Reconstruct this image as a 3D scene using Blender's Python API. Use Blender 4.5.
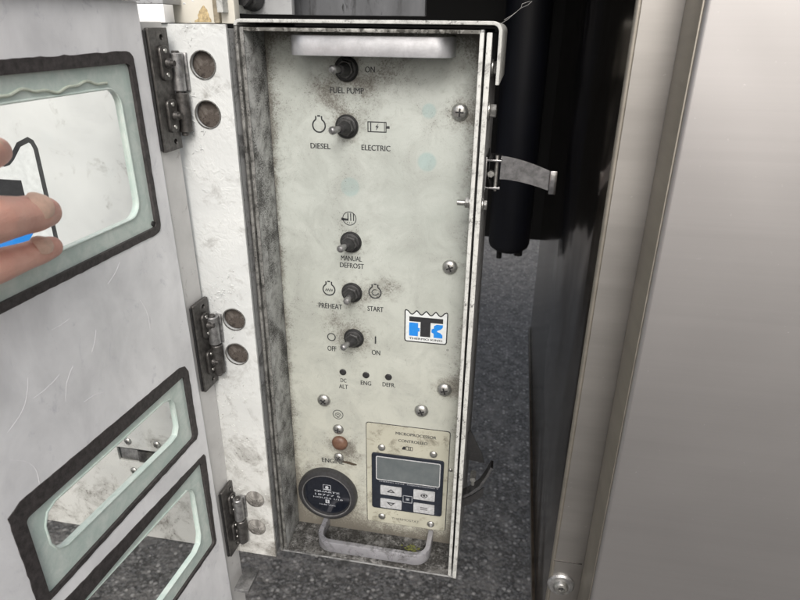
import bpy, bmesh, math, random
import numpy as np
from mathutils import Vector, Matrix, noise as mnoise
random.seed(7)
for o in list(bpy.data.objects): bpy.data.objects.remove(o)
S = bpy.context.scene
COL = S.collection
PI = math.pi
R = math.radians

# ------------------------------------------------------------------ camera
F_PX = 610.0
YAW, PITCH, ROLL = -0.18015, 0.41779, 0.01263
CAM = Vector((0.18421, -0.40284, -0.00505))
cy, sy, cp, sp = math.cos(YAW), math.sin(YAW), math.cos(PITCH), math.sin(PITCH)
fw = Vector((sy*cp, cy*cp, -sp)); r0 = Vector((cy, -sy, 0)); u0 = r0.cross(fw)
cr = r0*math.cos(ROLL)+u0*math.sin(ROLL); cu = -r0*math.sin(ROLL)+u0*math.cos(ROLL)
cd = bpy.data.cameras.new('camera'); cam = bpy.data.objects.new('camera', cd); COL.objects.link(cam)
m = Matrix((cr, cu, -fw)).transposed().to_4x4(); m.translation = CAM
cam.matrix_world = m
cd.sensor_width = 36; cd.lens = F_PX/800*36; cd.clip_start = 0.01; cd.clip_end = 500
cd.dof.use_dof = True; cd.dof.focus_distance = .44; cd.dof.aperture_fstop = 17
S.camera = cam

# ------------------------------------------------------------------ world and sun
SUN_EL, SUN_AZ = 42, 171          # azimuth measured clockwise from +Y (behind the camera, to its right)
W = bpy.data.worlds.new("World"); S.world = W; W.use_nodes = True
nt = W.node_tree; nt.nodes.clear()
sky = nt.nodes.new('ShaderNodeTexSky'); sky.sky_type = 'NISHITA'; sky.sun_disc = False
sky.sun_elevation = R(SUN_EL); sky.sun_rotation = R(SUN_AZ); sky.dust_density = 6; sky.air_density = 1.0; sky.ozone_density = .6
bg = nt.nodes.new('ShaderNodeBackground'); bg.inputs[1].default_value = 0.13
wo = nt.nodes.new('ShaderNodeOutputWorld')
hs = nt.nodes.new('ShaderNodeHueSaturation'); hs.inputs['Saturation'].default_value = .5      # thin overcast: a paler sky
nt.links.new(sky.outputs[0], hs.inputs['Color']); nt.links.new(hs.outputs[0], bg.inputs[0]); nt.links.new(bg.outputs[0], wo.inputs[0])
sd = bpy.data.lights.new('sun', 'SUN'); sd.energy = 1.3; sd.angle = R(24); sd.color = (1, .975, .95)
sun = bpy.data.objects.new('sun', sd); COL.objects.link(sun)
d = Vector((math.sin(R(SUN_AZ))*math.cos(R(SUN_EL)), math.cos(R(SUN_AZ))*math.cos(R(SUN_EL)), math.sin(R(SUN_EL))))
sun.rotation_euler = d.to_track_quat('Z', 'Y').to_euler()
S.view_settings.view_transform = 'Standard'; S.view_settings.look = 'None'
S.view_settings.exposure = 0.35; S.view_settings.gamma = 1.0
S.render.engine = 'CYCLES'

# ------------------------------------------------------------------ measuring helpers
def ray(px, py): return fw + cr*((px-400)/F_PX) - cu*((py-300)/F_PX)
def onp(px, py, n, k):
    r = ray(px, py); n = Vector(n); return CAM + r*((k-n.dot(CAM))/n.dot(r))
def onY(px, py, Y): return onp(px, py, (0, 1, 0), Y)

# frames: origin, u, v, n  (u x v = n)
def frame(o, u, v): u = Vector(u).normalized(); v = Vector(v).normalized(); return (Vector(o), u, v, u.cross(v))
def FY(Y): return frame((0, Y, 0), (1, 0, 0), (0, 0, 1))          # faces the camera (-Y)
FZ = lambda z: frame((0, 0, z), (1, 0, 0), (0, 1, 0))
FX = lambda x: frame((x, 0, 0), (0, 1, 0), (0, 0, 1))              # faces +X
def fmat(f): m = Matrix((f[1], f[2], f[3])).transposed().to_4x4(); m.translation = f[0]; return m

# ------------------------------------------------------------------ object helpers
def lin(c): return tuple(((x/255)/12.92 if x/255 <= .04045 else ((x/255+.055)/1.055)**2.4) for x in c)
def thing(name, label, cat, loc=(0, 0, 0), group=None):
    o = bpy.data.objects.new(name, None); COL.objects.link(o); o.location = loc; o.empty_display_size = .02
    o['label'] = label; o['category'] = cat
    if group: o['group'] = group
    return o
def wpos(o):
    p = Vector((0, 0, 0))
    while o: p += o.location; o = o.parent
    return p
def link(name, me, mat, parent=None, label=None):
    """me is in world coordinates; the object gets its origin at its own centre (parents only translate)"""
    if len(me.vertices):
        co = np.empty(len(me.vertices)*3); me.vertices.foreach_get('co', co); co = co.reshape(-1, 3)
        c = Vector(((co.min(0)+co.max(0))/2).tolist())
    else: c = Vector((0, 0, 0))
    if KEEP[0]: c = Vector((0, 0, 0))
    me.transform(Matrix.Translation(-c))
    o = bpy.data.objects.new(name, me); COL.objects.link(o)
    if mat: me.materials.clear(); me.materials.append(mat)
    o.location = c-(wpos(parent) if parent else Vector((0, 0, 0)))
    if parent: o.parent = parent
    if label: o['label'] = label
    return o
KEEP = [False]
def smooth(me, ang=35):
    me.polygons.foreach_set('use_smooth', [True]*len(me.polygons))
    try: me.set_sharp_from_angle(angle=R(ang))
    except Exception: pass
def bmobj(name, bm, mat, parent=None, sm=True, label=None):
    me = bpy.data.meshes.new(name); bmesh.ops.recalc_face_normals(bm, faces=bm.faces); bm.to_mesh(me); bm.free()
    if sm: smooth(me)
    return link(name, me, mat, parent, label)
def bbox(bm, x0, x1, y0, y1, z0, z1, bev=0, seg=2):
    vs = [bm.verts.new((x, y, z)) for x in (x0, x1) for y in (y0, y1) for z in (z0, z1)]
    fs = [(0, 1, 3, 2), (4, 6, 7, 5), (0, 4, 5, 1), (2, 3, 7, 6), (0, 2, 6, 4), (1, 5, 7, 3)]
    F = [bm.faces.new([vs[i] for i in f]) for f in fs]
    if bev:
        es = list({e for f in F for e in f.edges})
        bmesh.ops.bevel(bm, geom=es, offset=bev, segments=seg, profile=.5, affect='EDGES')
def box(name, x0, x1, y0, y1, z0, z1, mat, parent=None, bev=.0004, label=None):
    bm = bmesh.new(); bbox(bm, x0, x1, y0, y1, z0, z1, bev); return bmobj(name, bm, mat, parent, True, label)
def bcyl(bm, p0, p1, r0, r1=None, seg=24, bev=0, hexa=False):
    p0 = Vector(p0); p1 = Vector(p1); r1 = r0 if r1 is None else r1
    if hexa: seg = 6
    a = (p1-p0).normalized(); t = a.orthogonal().normalized(); b = a.cross(t)
    prof = [(0, r0), (1, r1)]
    L = (p1-p0).length
    pts = [(0, max(r0-bev, 0)), (bev, r0), (L-bev, r1), (L, max(r1-bev, 0))] if bev else [(0, r0), (L, r1)]
    rings = []
    for h, r in pts:
        rings.append([bm.verts.new(p0+a*h+(t*math.cos(2*PI*i/seg)+b*math.sin(2*PI*i/seg))*r) for i in range(seg)])
    for k in range(len(rings)-1):
        for i in range(seg):
            j = (i+1) % seg; bm.faces.new((rings[k][i], rings[k][j], rings[k+1][j], rings[k+1][i]))
    bm.faces.new(rings[0][::-1]); bm.faces.new(rings[-1])
def blathe(bm, c, n, prof, seg=28, t=None):
    """prof: (radius, height) from the base up"""
    c = Vector(c); n = Vector(n).normalized(); t = n.orthogonal().normalized() if t is None else Vector(t); b = n.cross(t)
    rings = []
    for r, h in prof:
        if r < 1e-7: rings.append([bm.verts.new(c+n*h)])
        else: rings.append([bm.verts.new(c+n*h+(t*math.cos(2*PI*i/seg)+b*math.sin(2*PI*i/seg))*r) for i in range(seg)])
    for k in range(len(rings)-1):
        A, B = rings[k], rings[k+1]
        for i in range(seg):
            j = (i+1) % seg
            if len(A) == 1 and len(B) == 1: continue
            if len(B) == 1: bm.faces.new((A[i], A[j], B[0]))
            elif len(A) == 1: bm.faces.new((A[0], B[j], B[i]))
            else: bm.faces.new((A[i], A[j], B[j], B[i]))
def btube(bm, pts, rad, seg=10, closed=False):
    pts = [Vector(p) for p in pts]; n = len(pts); rings = []
    rad = rad if isinstance(rad, (list, tuple)) else [rad]*n
    t = None
    for i, p in enumerate(pts):
        a = (pts[min(i+1, n-1)]-pts[max(i-1, 0)]).normalized()
        t = a.orthogonal().normalized() if t is None else (t-a*t.dot(a)).normalized()
        b = a.cross(t)
        rings.append([bm.verts.new(p+(t*math.cos(2*PI*k/seg)+b*math.sin(2*PI*k/seg))*rad[i]) for k in range(seg)])
    for i in range(n-1):
        for k in range(seg):
            j = (k+1) % seg; bm.faces.new((rings[i][k], rings[i][j], rings[i+1][j], rings[i+1][k]))
    bm.faces.new(rings[0][::-1]); bm.faces.new(rings[-1])

def curve_to_mesh(cu_, name):
    o = bpy.data.objects.new('tmp', cu_); COL.objects.link(o)
    bpy.context.view_layer.update()
    dg = bpy.context.evaluated_depsgraph_get(); me = bpy.data.meshes.new_from_object(o.evaluated_get(dg)); me.name = name
    bpy.data.objects.remove(o); bpy.data.curves.remove(cu_)
    return me
def flatmesh(name, polys, f, h0, h1, bev=0):
    c = bpy.data.curves.new(name, 'CURVE'); c.dimensions = '2D'; c.fill_mode = 'BOTH'
    c.extrude = max((h1-h0)/2-bev, 1e-6); c.bevel_depth = bev; c.bevel_resolution = 1; c.offset = -bev if bev else 0
    for p in polys:
        s = c.splines.new('POLY'); s.points.add(len(p)-1)
        for i, q in enumerate(p): s.points[i].co = (q[0], q[1], 0, 1)
        s.use_cyclic_u = True
    me = curve_to_mesh(c, name)
    me.transform(Matrix.Translation((0, 0, (h0+h1)/2))); me.transform(fmat(f)); return me
def flat(name, polys, f, h0, h1, mat, parent=None, bev=0, label=None):
    me = flatmesh(name, polys, f, h0, h1, bev); smooth(me, 30); return link(name, me, mat, parent, label)
def circ(cx, cy_, r, n=36, ry=None): ry = ry or r; return [(cx+r*math.cos(2*PI*i/n), cy_+ry*math.sin(2*PI*i/n)) for i in range(n)]
def rrect(x0, y0, x1, y1, r, n=6):
    x0, x1 = min(x0, x1), max(x0, x1); y0, y1 = min(y0, y1), max(y0, y1); P = []
    for cx, cy2, a in ((x1-r, y1-r, 0), (x0+r, y1-r, 90), (x0+r, y0+r, 180), (x1-r, y0+r, 270)):
        for i in range(n+1): t = R(a+90*i/n); P.append((cx+r*math.cos(t), cy2+r*math.sin(t)))
    return P
def wob(P, amp, sc, seed=0):
    out = []
    # resample then push each point by noise
    n = len(P)
    for i in range(n):
        a = Vector(P[i]); b = Vector(P[(i+1) % n]); L = (b-a).length; k = max(1, int(L/.004))
        for j in range(k):
            q = a.lerp(b, j/k); v = mnoise.noise_vector(Vector((q.x*sc, q.y*sc, seed*7.3)))
            out.append((q.x+v.x*amp, q.y+v.y*amp))
    return out
def ribbon(pts, w, closed=False):
    """polyline -> polygons (list) of a stroke with mitred joins"""
    P = [Vector(p) for p in pts]; n = len(P); Lf, Rt = [], []
    for i in range(n):
        if closed: a, b = P[i-1], P[(i+1) % n]
        else: a, b = P[max(i-1, 0)], P[min(i+1, n-1)]
        d1 = (P[i]-a); d2 = (b-P[i])
        d1 = d1.normalized() if d1.length > 1e-9 else d2.normalized(); d2 = d2.normalized() if d2.length > 1e-9 else d1
        t = (d1+d2).normalized(); nn = Vector((-t.y, t.x)); c = max(.5, abs(nn.dot(Vector((-d1.y, d1.x)))))
        Lf.append(tuple(P[i]+nn*w/2/c)); Rt.append(tuple(P[i]-nn*w/2/c))
    return [Lf, Rt] if closed else [Lf+Rt[::-1]]
def textobj(body, cx, cz, w, h, f, mat, parent, h0=.00005, name='lettering', rot=0, bold=0, label=None):
    c = bpy.data.curves.new('t', 'FONT'); c.body = body; c.size = 1; c.align_x = 'CENTER'; c.offset = bold+.004; c.resolution_u = 3; c.offset = 0
    me = curve_to_mesh(c, name)
    if bold:
        bb = bmesh.new(); bb.from_mesh(me); g_ = bmesh.ops.duplicate(bb, geom=bb.verts[:]+bb.edges[:]+bb.faces[:]); vs_ = [v for v in g_['geom'] if isinstance(v, bmesh.types.BMVert)]
        bmesh.ops.translate(bb, verts=vs_, vec=(.05, .012, .00002)); bb.to_mesh(me); bb.free()
    co = np.empty(len(me.vertices)*3); me.vertices.foreach_get('co', co); co = co.reshape(-1, 3)
    lo, hi = co.min(0), co.max(0); s = Matrix.Diagonal((w/(hi[0]-lo[0]), h/(hi[1]-lo[1]), 1, 1))
    me.transform(Matrix.Translation((cx, cz, h0)) @ Matrix.Rotation(rot, 4, 'Z') @ s @ Matrix.Translation((-(lo[0]+hi[0])/2, -(lo[1]+hi[1])/2, 0)))
    me.transform(fmat(f)); return link(name, me, mat, parent, label)

# ------------------------------------------------------------------ material helpers
class NT:
    def __init__(s, name):
        s.m = bpy.data.materials.new(name); s.m.use_nodes = True; s.t = s.m.node_tree; s.t.nodes.clear()
        s.out = s.n('ShaderNodeOutputMaterial'); s.b = s.n('ShaderNodeBsdfPrincipled'); s.l(s.b.outputs[0], s.out.inputs[0])
        s.tc = s.n('ShaderNodeTexCoord').outputs['Object']
    def n(s, k): return s.t.nodes.new(k)
    def l(s, a, b): s.t.links.new(a, b)
    def vec(s, sc): mp = s.n('ShaderNodeMapping'); mp.inputs['Scale'].default_value = sc; s.l(s.tc, mp.inputs[0]); return mp.outputs[0]
    def noise(s, scale, detail=6, rough=.6, dist=0, v=None):
        x = s.n('ShaderNodeTexNoise'); x.inputs['Scale'].default_value = scale; x.inputs['Detail'].default_value = detail
        x.inputs['Roughness'].default_value = rough; x.inputs['Distortion'].default_value = dist; s.l(v or s.tc, x.inputs['Vector']); return x.outputs['Fac']
    def vor(s, scale, feat='F1', v=None, out='Distance'):
        x = s.n('ShaderNodeTexVoronoi'); x.feature = feat; x.inputs['Scale'].default_value = scale; s.l(v or s.tc, x.inputs['Vector']); return x.outputs[out]
    def ramp(s, fac, a, b, ca=(0, 0, 0, 1), cb=(1, 1, 1, 1)):
        x = s.n('ShaderNodeValToRGB'); x.color_ramp.elements[0].position = a; x.color_ramp.elements[1].position = b
        x.color_ramp.elements[0].color = ca; x.color_ramp.elements[1].color = cb; s.l(fac, x.inputs[0]); return x.outputs[0]
    def math(s, op, a, b=None, c=None, clamp=False):
        x = s.n('ShaderNodeMath'); x.operation = op; x.use_clamp = clamp
        for i, q in enumerate((a, b, c)):
            if q is None: continue
            if isinstance(q, (int, float)): x.inputs[i].default_value = q
            else: s.l(q, x.inputs[i])
        return x.outputs[0]
    def mix(s, fac, a, b):
        x = s.n('ShaderNodeMix'); x.data_type = 'RGBA'
        for i, q in ((0, fac), (6, a), (7, b)):
            if isinstance(q, (int, float)): x.inputs[i].default_value = q
            elif isinstance(q, tuple): x.inputs[i].default_value = q if len(q) == 4 else (*q, 1)
            else: s.l(q, x.inputs[i])
        return x.outputs[2]
    def bump(s, h, strength, dist=.001, prev=None):
        x = s.n('ShaderNodeBump'); x.inputs['Strength'].default_value = strength; x.inputs['Distance'].default_value = dist
        s.l(h, x.inputs['Height'])
        if prev: s.l(prev, x.inputs['Normal'])
        return x.outputs[0]
    def set(s, col=None, rough=None, metal=None, normal=None, **kw):
        for k, q in (('Base Color', col), ('Roughness', rough), ('Metallic', metal), ('Normal', normal)):
            if q is None: continue
            if isinstance(q, (int, float)): s.b.inputs[k].default_value = q
            elif isinstance(q, tuple): s.b.inputs[k].default_value = (*q, 1) if len(q) == 3 else q
            else: s.l(q, s.b.inputs[k])
        for k, q in kw.items(): s.b.inputs[k.replace('_', ' ')].default_value = q
        return s.m
def plain(name, col, rough=.5, metal=0, var=.25, sc=150, bump=.1, **kw):
    t = NT(name); n = t.noise(sc, 6, .65); c2 = tuple(x*(1-var) for x in col); c1 = tuple(min(1, x*(1+var*.5)) for x in col)
    c = t.mix(t.ramp(n, .35, .65), c2, c1)
    return t.set(c, rough, metal, t.bump(t.noise(sc*3, 4), bump, .0005), **kw)
def grimy(name, base, grime, cov=.5, cov2=.62, sc=45, fine=500, rough=.5, bump=.3, bdist=.0008, metal=0, stretch=(1, 1, 1), light=None, contrast=.06, soft=.12):
    """worn paint: broad tonal stains, grime patches and fine hard specks"""
    t = NT(name); v = t.vec(stretch)
    broad = t.noise(sc*.35, 5, .6, .3, v)
    c0 = t.mix(t.ramp(broad, .3, .7), tuple(x*.84 for x in base), light or tuple(min(1, x*1.08) for x in base))
    g = t.noise(sc, 12, .72, .5, v)
    gm = t.ramp(g, cov, cov+soft)
    f = t.noise(fine, 8, .7, 0, v); modu = t.noise(sc*.6, 3, .5, 0, v)
    fm = t.ramp(t.math('ADD', t.math('MULTIPLY', f, .6), t.math('MULTIPLY', modu, .4)), cov2-.02, cov2+contrast-.02)
    c1 = t.mix(t.math('MULTIPLY', gm, .75), c0, grime)
    c2 = t.mix(t.math('MULTIPLY', fm, .9), c1, tuple(x*.5 for x in grime))
    rr = t.math('ADD', t.math('MULTIPLY', gm, .25), rough, clamp=True)
    nb = t.bump(t.math('SUBTRACT', t.noise(sc*1.4, 9, .6, .4), t.math('MULTIPLY', fm, .25)), bump, bdist)
    return t.set(c2, rr, metal, nb)

M = {}
t = NT('asphalt'); _c = t.vor(95, out='Color'); _sp = t.n('ShaderNodeSeparateColor'); t.l(_c, _sp.inputs[0]); _d = t.vor(95)
_c2 = t.vor(210, out='Color'); _sp2 = t.n('ShaderNodeSeparateColor'); t.l(_c2, _sp2.inputs[0])
_b = t.mix(t.ramp(t.noise(12, 6, .65), .3, .7), (.046, .043, .040), (.085, .081, .076))
_b = t.mix(t.math('MULTIPLY', t.ramp(_sp2.outputs[0], .35, .98), .6), _b, (.28, .28, .28))
_c3 = t.vor(38, out='Color'); _sp3 = t.n('ShaderNodeSeparateColor'); t.l(_c3, _sp3.inputs[0]); _b = t.mix(t.math('MULTIPLY', t.ramp(_sp3.outputs[0], .45, .95), .45), _b, (.26, .25, .24))
_m = t.math('MULTIPLY', t.ramp(_sp.outputs[0], .62, .97), t.ramp(_d, .28, .50, (1, 1, 1, 1), (0, 0, 0, 1)))
_b = t.mix(_m, _b, (.42, .41, .395))
M['asphalt'] = t.set(_b, .6, 0, t.bump(t.math('ADD', t.math('MULTIPLY', _d, -1.0), t.noise(300, 5, .7)), 1.0, .008))
M['panel'] = None
t = NT('white_paint_post'); _x = t.n('ShaderNodeSeparateXYZ'); t.l(t.tc, _x.inputs[0])
_low = t.ramp(t.math('MULTIPLY', _x.outputs[2], -1.0), -.05, .23)          # road dirt builds up towards the foot of the panel
_rt = t.ramp(_x.outputs[0], .255, .31)
_n1 = t.noise(42, 12, .72, .5); _n2 = t.noise(500, 8, .7); _n3 = t.noise(16, 5, .6, .4); _w = t.noise(150, 5, .6, 1.6); _wm = t.math('MULTIPLY', t.ramp(_n3, .47, .62), t.ramp(_x.outputs[0], .262, .272))
_c = t.mix(t.ramp(_n3, .3, .7), (.52, .54, .54), (.62, .64, .635))
_c = t.mix(t.math('MULTIPLY', _low, .45), _c, (.50, .48, .43))
_g = t.math('ADD', t.math('ADD', t.math('MULTIPLY', _low, .13), t.math('MULTIPLY', _rt, .05)), _n1)
_c = t.mix(t.math('MULTIPLY', t.ramp(_g, .58, .78), .72), _c, (.15, .14, .12))
_f = t.math('ADD', t.math('MULTIPLY', _low, .07), t.math('ADD', t.math('MULTIPLY', _n2, .6), t.math('MULTIPLY', _n1, .4)))
_c = t.mix(t.math('MULTIPLY', t.ramp(_f, .61, .68), .8), _c, (.06, .052, .045))
_h = t.math('ADD', t.math('MULTIPLY', t.math('MULTIPLY', _w, _wm), 1.3), t.math('MULTIPLY', _n1, .12))
M['post'] = t.set(_c, .33, 0, t.bump(_h, .42, .0016))
M['door'] = grimy('grey_white_paint_door', (.82, .83, .85), (.58, .59, .63), .58, .67, 85, 700, .34, .12, .0006, stretch=(1, 1, .7), light=(.91, .92, .935))
M['strip'] = grimy('white_paint_strip', (.58, .58, .57), (.2, .19, .17), .6, .63, 60, 650, .4, .3)
M['grimewall'] = grimy('grimy_inner_wall', (.43, .44, .43), (.075, .072, .066), .46, .52, 75, 900, .6, .9, .0015, contrast=.07, soft=.2)
M['grimefloor'] = grimy('grimy_floor', (.24, .24, .235), (.045, .043, .038), .40, .50, 90, 500, .65, .9, .0015, contrast=.06)
M['lip'] = grimy('chipped_lip', (.52, .53, .51), (.10, .10, .095), .50, .57, 130, 900, .45, .5, .0006, contrast=.06, soft=.2)
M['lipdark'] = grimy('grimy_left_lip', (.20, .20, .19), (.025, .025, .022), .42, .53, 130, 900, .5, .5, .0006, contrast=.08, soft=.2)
M['shell'] = grimy('outer_shell', (.26, .265, .265), (.05, .05, .05), .5, .58, 60, 500, .4, .4, .0008)
M['sealant'] = plain('black_sealant', (.052, .046, .046), .6, 0, .5, 300, .5)
M['mint'] = (lambda t: t.set(t.mix(t.ramp(t.noise(90, 9, .7, .5), .42, .72), (.50, .60, .56), (.66, .72, .68)), .22, 0, t.bump(t.noise(120, 7, .65, .6), .35, .001), Coat_Weight=.4))(NT('mint_plastic'))
t = NT('clear_pane'); _tr = t.n('ShaderNodeBsdfTransparent'); _tr.inputs[0].default_value = (.99, .995, .99, 1); _mx = t.n('ShaderNodeMixShader'); _mx.inputs[0].default_value = .035
t.set((1, 1, 1), .03, 1.0); t.l(_tr.outputs[0], _mx.inputs[1]); t.l(t.b.outputs[0], _mx.inputs[2]); t.l(_mx.outputs[0], t.out.inputs[0]); M['pane'] = t.m
M['aluminium'] = (lambda t: t.set(t.mix(t.ramp(t.noise(60, 9, .7, .3), .3, .75), (.46, .47, .49), (.72, .73, .76)), t.ramp(t.noise(200, 6), .2, .8, (.30, .30, .30, 1), (.5, .5, .5, 1)), .65, t.bump(t.noise(700, 5), .2, .0004)))(NT('aluminium'))
M['alu_worn'] = grimy('worn_aluminium', (.30, .30, .32), (.12, .12, .12), .5, .6, 80, 500, .4, .3, .0006, metal=.5, light=(.42, .42, .45))
M['bright_steel'] = plain('latch_steel', (.42, .42, .43), .22, 1.0, .35, 200, .15)
M['steel_dark'] = plain('dark_steel', (.125, .12, .115), .42, .75, .45, 260, .35)
M['steel_mid'] = plain('weathered_steel', (.36, .36, .36), .4, .8, .4, 260, .35)
M['zinc'] = plain('zinc_screw', (.50, .50, .48), .33, .9, .4, 400, .25)
M['rubber'] = plain('black_rubber', (.02, .02, .021), .5, 0, .4, 400, .6)
M['black'] = plain('black_ink', (.022, .023, .026), .5, 0, .3, 400, .0)
M['ink'] = (lambda t: t.set(t.mix(t.ramp(t.noise(1500, 5, .7), .58, .70), (.022, .024, .027), (.30, .32, .30)), .5, 0))(NT('worn_ink'))
M['blue'] = (lambda t: t.set(t.mix(t.ramp(t.noise(500, 5, .7), .5, .8), (.012, .20, .62), (.05, .28, .62)), .4, 0))(NT('blue_vinyl'))
M['decal_white'] = plain('white_vinyl', (.62, .65, .65), .4, 0, .12, 200, 0)
M['meter_face'] = plain('meter_face', (.008, .010, .016), .12, 0, .2, 300, 0, Coat_Weight=.6)
M['bezel'] = plain('meter_bezel', (.032, .032, .034), .38, 0, .35, 400, .3)
M['thermo'] = plain('navy_bezel', (.015, .019, .028), .35, 0, .3, 300, .1)
M['screen'] = (lambda t: t.set(t.mix(t.ramp(t.noise(60, 6, .6), .3, .7), (.085, .10, .105), (.125, .14, .145)), .2, 0, Coat_Weight=.5))(NT('lcd_screen'))
M['keys'] = plain('button_grey', (.40, .41, .42), .45, 0, .25, 300, .2)
M['lamp'] = (lambda t: t.set(t.mix(t.ramp(t.noise(250, 8, .7), .35, .7), (.09, .042, .026), (.16, .095, .065)), .45, 0, t.bump(t.noise(500, 6), .5, .0005)))(NT('faded_red_lens'))
M['print_white'] = plain('print_white', (.42, .44, .47), .5, 0, .3, 900, 0)
M['void'] = plain('black_chassis', (.0035, .0035, .004), .6, 0, .4, 20, .1)
M['tank'] = plain('dark_blue_paint', (.002, .003, .008), .55, 0, .3, 30, .05)
M['cream'] = grimy('cream_paint', (.64, .62, .55), (.28, .22, .13), .60, .66, 40, 500, .4, .3)
M['rust'] = plain('rust_stain', (.46, .36, .20), .7, 0, .5, 400, .3)
M['skin'] = (lambda t: t.set(t.mix(t.ramp(t.noise(70, 6, .6), .3, .7), (.66, .33, .26), (.78, .46, .37)), .48, 0, t.bump(t.math('ADD', t.noise(700, 6, .7), t.vor(1100)), .22, .0005), Subsurface_Weight=.15, Subsurface_Scale=.004))(NT('skin'))
M['nail'] = plain('nail', (.62, .42, .33), .35, 0, .12, 250, .15)
M['vent'] = grimy('streaked_black', (.022, .023, .026), (.006, .006, .006), .5, .6, 60, 300, .4, .5, stretch=(1, 1, .25), light=(.13, .135, .145))
M['greyplate'] = grimy('grey_plate', (.34, .35, .36), (.08, .08, .08), .55, .62, 60, 500, .4, .4)
def stainless(name, c0, c1, rlo, rhi, bmp, sx=3, sz=700, horiz=True, met=1.0, dents=.35):
    t = NT(name); v = t.vec((sx, sx, sz) if horiz else (sz, sx, sx))
    br = t.noise(1, 6, .7, 0, v); big = t.noise(7, 5, .55, .4)
    sp = t.ramp(t.noise(420, 3, .6), .71, .78)
    c = t.mix(t.ramp(br, .3, .7), c0, c1)
    c = t.mix(t.math('MULTIPLY', t.ramp(big, .35, .7), .25), c, tuple(x*.75 for x in c0))
    c = t.mix(t.math('MULTIPLY', sp, .35), c, (.9, .9, .9)); dent = t.noise(5, 2, .4, .6)
    r = t.math('ADD', t.math('MULTIPLY', br, rhi-rlo), t.math('ADD', t.math('MULTIPLY', big, .14), rlo-.07), clamp=True)
    return t.set(c, r, met, t.bump(br, bmp, .0004, t.bump(dent, dents, .012)))
M['stainless'] = stainless('brushed_stainless', (.44, .428, .425), (.465, .452, .448), .43, .53, .05, 2, 900, met=.93)
M['stainless_post'] = stainless('dull_stainless', (.42, .405, .39), (.50, .485, .465), .38, .50, .04, 6, 60)
M['brown_edge'] = plain('dull_brown_steel', (.15, .125, .10), .35, .7, .4, 60, .2)  # dull brown steel with random tone, for the bottom hem
M['stainless_edge'] = stainless('tan_edge', (.33, .31, .27), (.44, .41, .36), .45, .6, .05, 6, 60)
M['polished'] = stainless('polished_stainless', (.26, .23, .20), (.31, .275, .24), .10, .22, .02, 10, 10, dents=1.0)

# ------------------------------------------------------------------ ground and dark truck structure
GZ = -1.10
bm = bmesh.new()
vs = [bm.verts.new(p) for p in ((-60, -60, GZ), (60, -60, GZ), (60, 60, GZ), (-60, 60, GZ))]; bm.faces.new(vs)
g = bmobj('asphalt_ground', bm, M['asphalt'], None, False); g['kind'] = 'structure'

tb = thing('truck_chassis', 'black underside of the truck body hanging behind the gap beside the control box', 'truck chassis', (0, .6, -.33))
bm = bmesh.new(); bbox(bm, -1.6, 2.2, .62, 1.0, -.335, .24, .01); bmobj('body', bm, M['void'], tb)
box('shade_cover', -.9, 1.2, .13, .615, .20, .30, M['void'], tb, .005)  # unseen cover above the gap, added to block light from overhead
box('side_plate', -.9, -.86, .03, .615, -.40, .20, M['void'], tb, .005)  # unseen plate closing off the left side of the dark gap

tk = thing('air_tank', 'dark blue upright cylinder hanging in the shadow between the control box and the steel cabinet', 'tank', (.235, .42, -.26))
p = onY(509, 240, .42)
bm = bmesh.new(); blathe(bm, (p.x, .42, -.285), (0, 0, 1), [(0, 0), (.018, 0), (.026, .006), (.028, .012), (.028, .45), (.024, .47), (0, .48)], 40); bmobj('cylinder', bm, M['tank'], tk)
bm = bmesh.new(); bcyl(bm, (p.x-.012, .42, -.298), (p.x-.012, .42, -.284), .004, hexa=True); bcyl(bm, (p.x+.014, .42, -.292), (p.x+.014, .42, -.284), .006, seg=12); bmobj('drain_plug', bm, M['rubber'], tk)

# ------------------------------------------------------------------ body panel left of the control box
PF = FY(-.009)                       # its front face
def pp(px, py, Y=-.009): q = onY(px, py, Y); return (q.x, q.z)
bp = thing('body_panel', 'white painted sheet metal panel carrying the hinges left of the control box', 'panel', (-.2, 0, -.4547))
HX = 0.0
plugs = [(203, 65, 12.5), (208, 114.5, 12.5), (234, 319.5, 11), (237, 354, 11)]
bumps = [(255, 499, 9), (256.5, 527, 9)]
polys = [[(-.62, -.4547), (-.0015, -.4547), (-.0015, -.0035), (-.62, -.0035)]]
for x, y, r in plugs:
    c = pp(x, y); rr = (pp(x+r, y)[0]-c[0]); polys.append(circ(c[0], c[1], rr*1.0, 40)[::-1])
slot = [pp(116.5, 446.5), pp(160, 455), pp(160, 466), pp(117.5, 459.5)]
sl0 = (slot[0][0], slot[0][1]); slz = pp(117.5, 459.5)[1]
polys.append([(sl0[0], slz), (sl0[0]+.040, slz), (sl0[0]+.040, sl0[1]), (sl0[0], sl0[1])])
me = flatmesh('sheet', polys, PF, -.003, 0, .0003); smooth(me); link('sheet', me, M['post'], bp)
box('backing', -.615, -.002, -.0045, .055, -.4535, -.006, M['shell'], bp, .0005)
M['plug'] = grimy('rusty_plug', (.17, .155, .14), (.04, .03, .024), .38, .56, 60, 500, .9, .2, .0004)
for x, y, r in plugs:
    c = pp(x, y); rr = (pp(x+r, y)[0]-c[0]); bm = bmesh.new()
    blathe(bm, (c[0], -.0045, c[1]), (0, -1, 0), [(rr*1.02, -.002), (rr*.99, .0012), (rr*.9, .0015), (rr*.5, .0008), (0, .0007)], 36); bmobj('hole_plug', bm, M['plug'], bp)
    bm = bmesh.new(); btube(bm, [(c[0]+rr*1.0*math.cos(a), -.0093, c[1]+rr*1.0*math.sin(a)) for a in [2*PI*i/40 for i in range(41)]], .00045, 8); bmobj('plug_rim', bm, M['lipdark'], bp)
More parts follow.
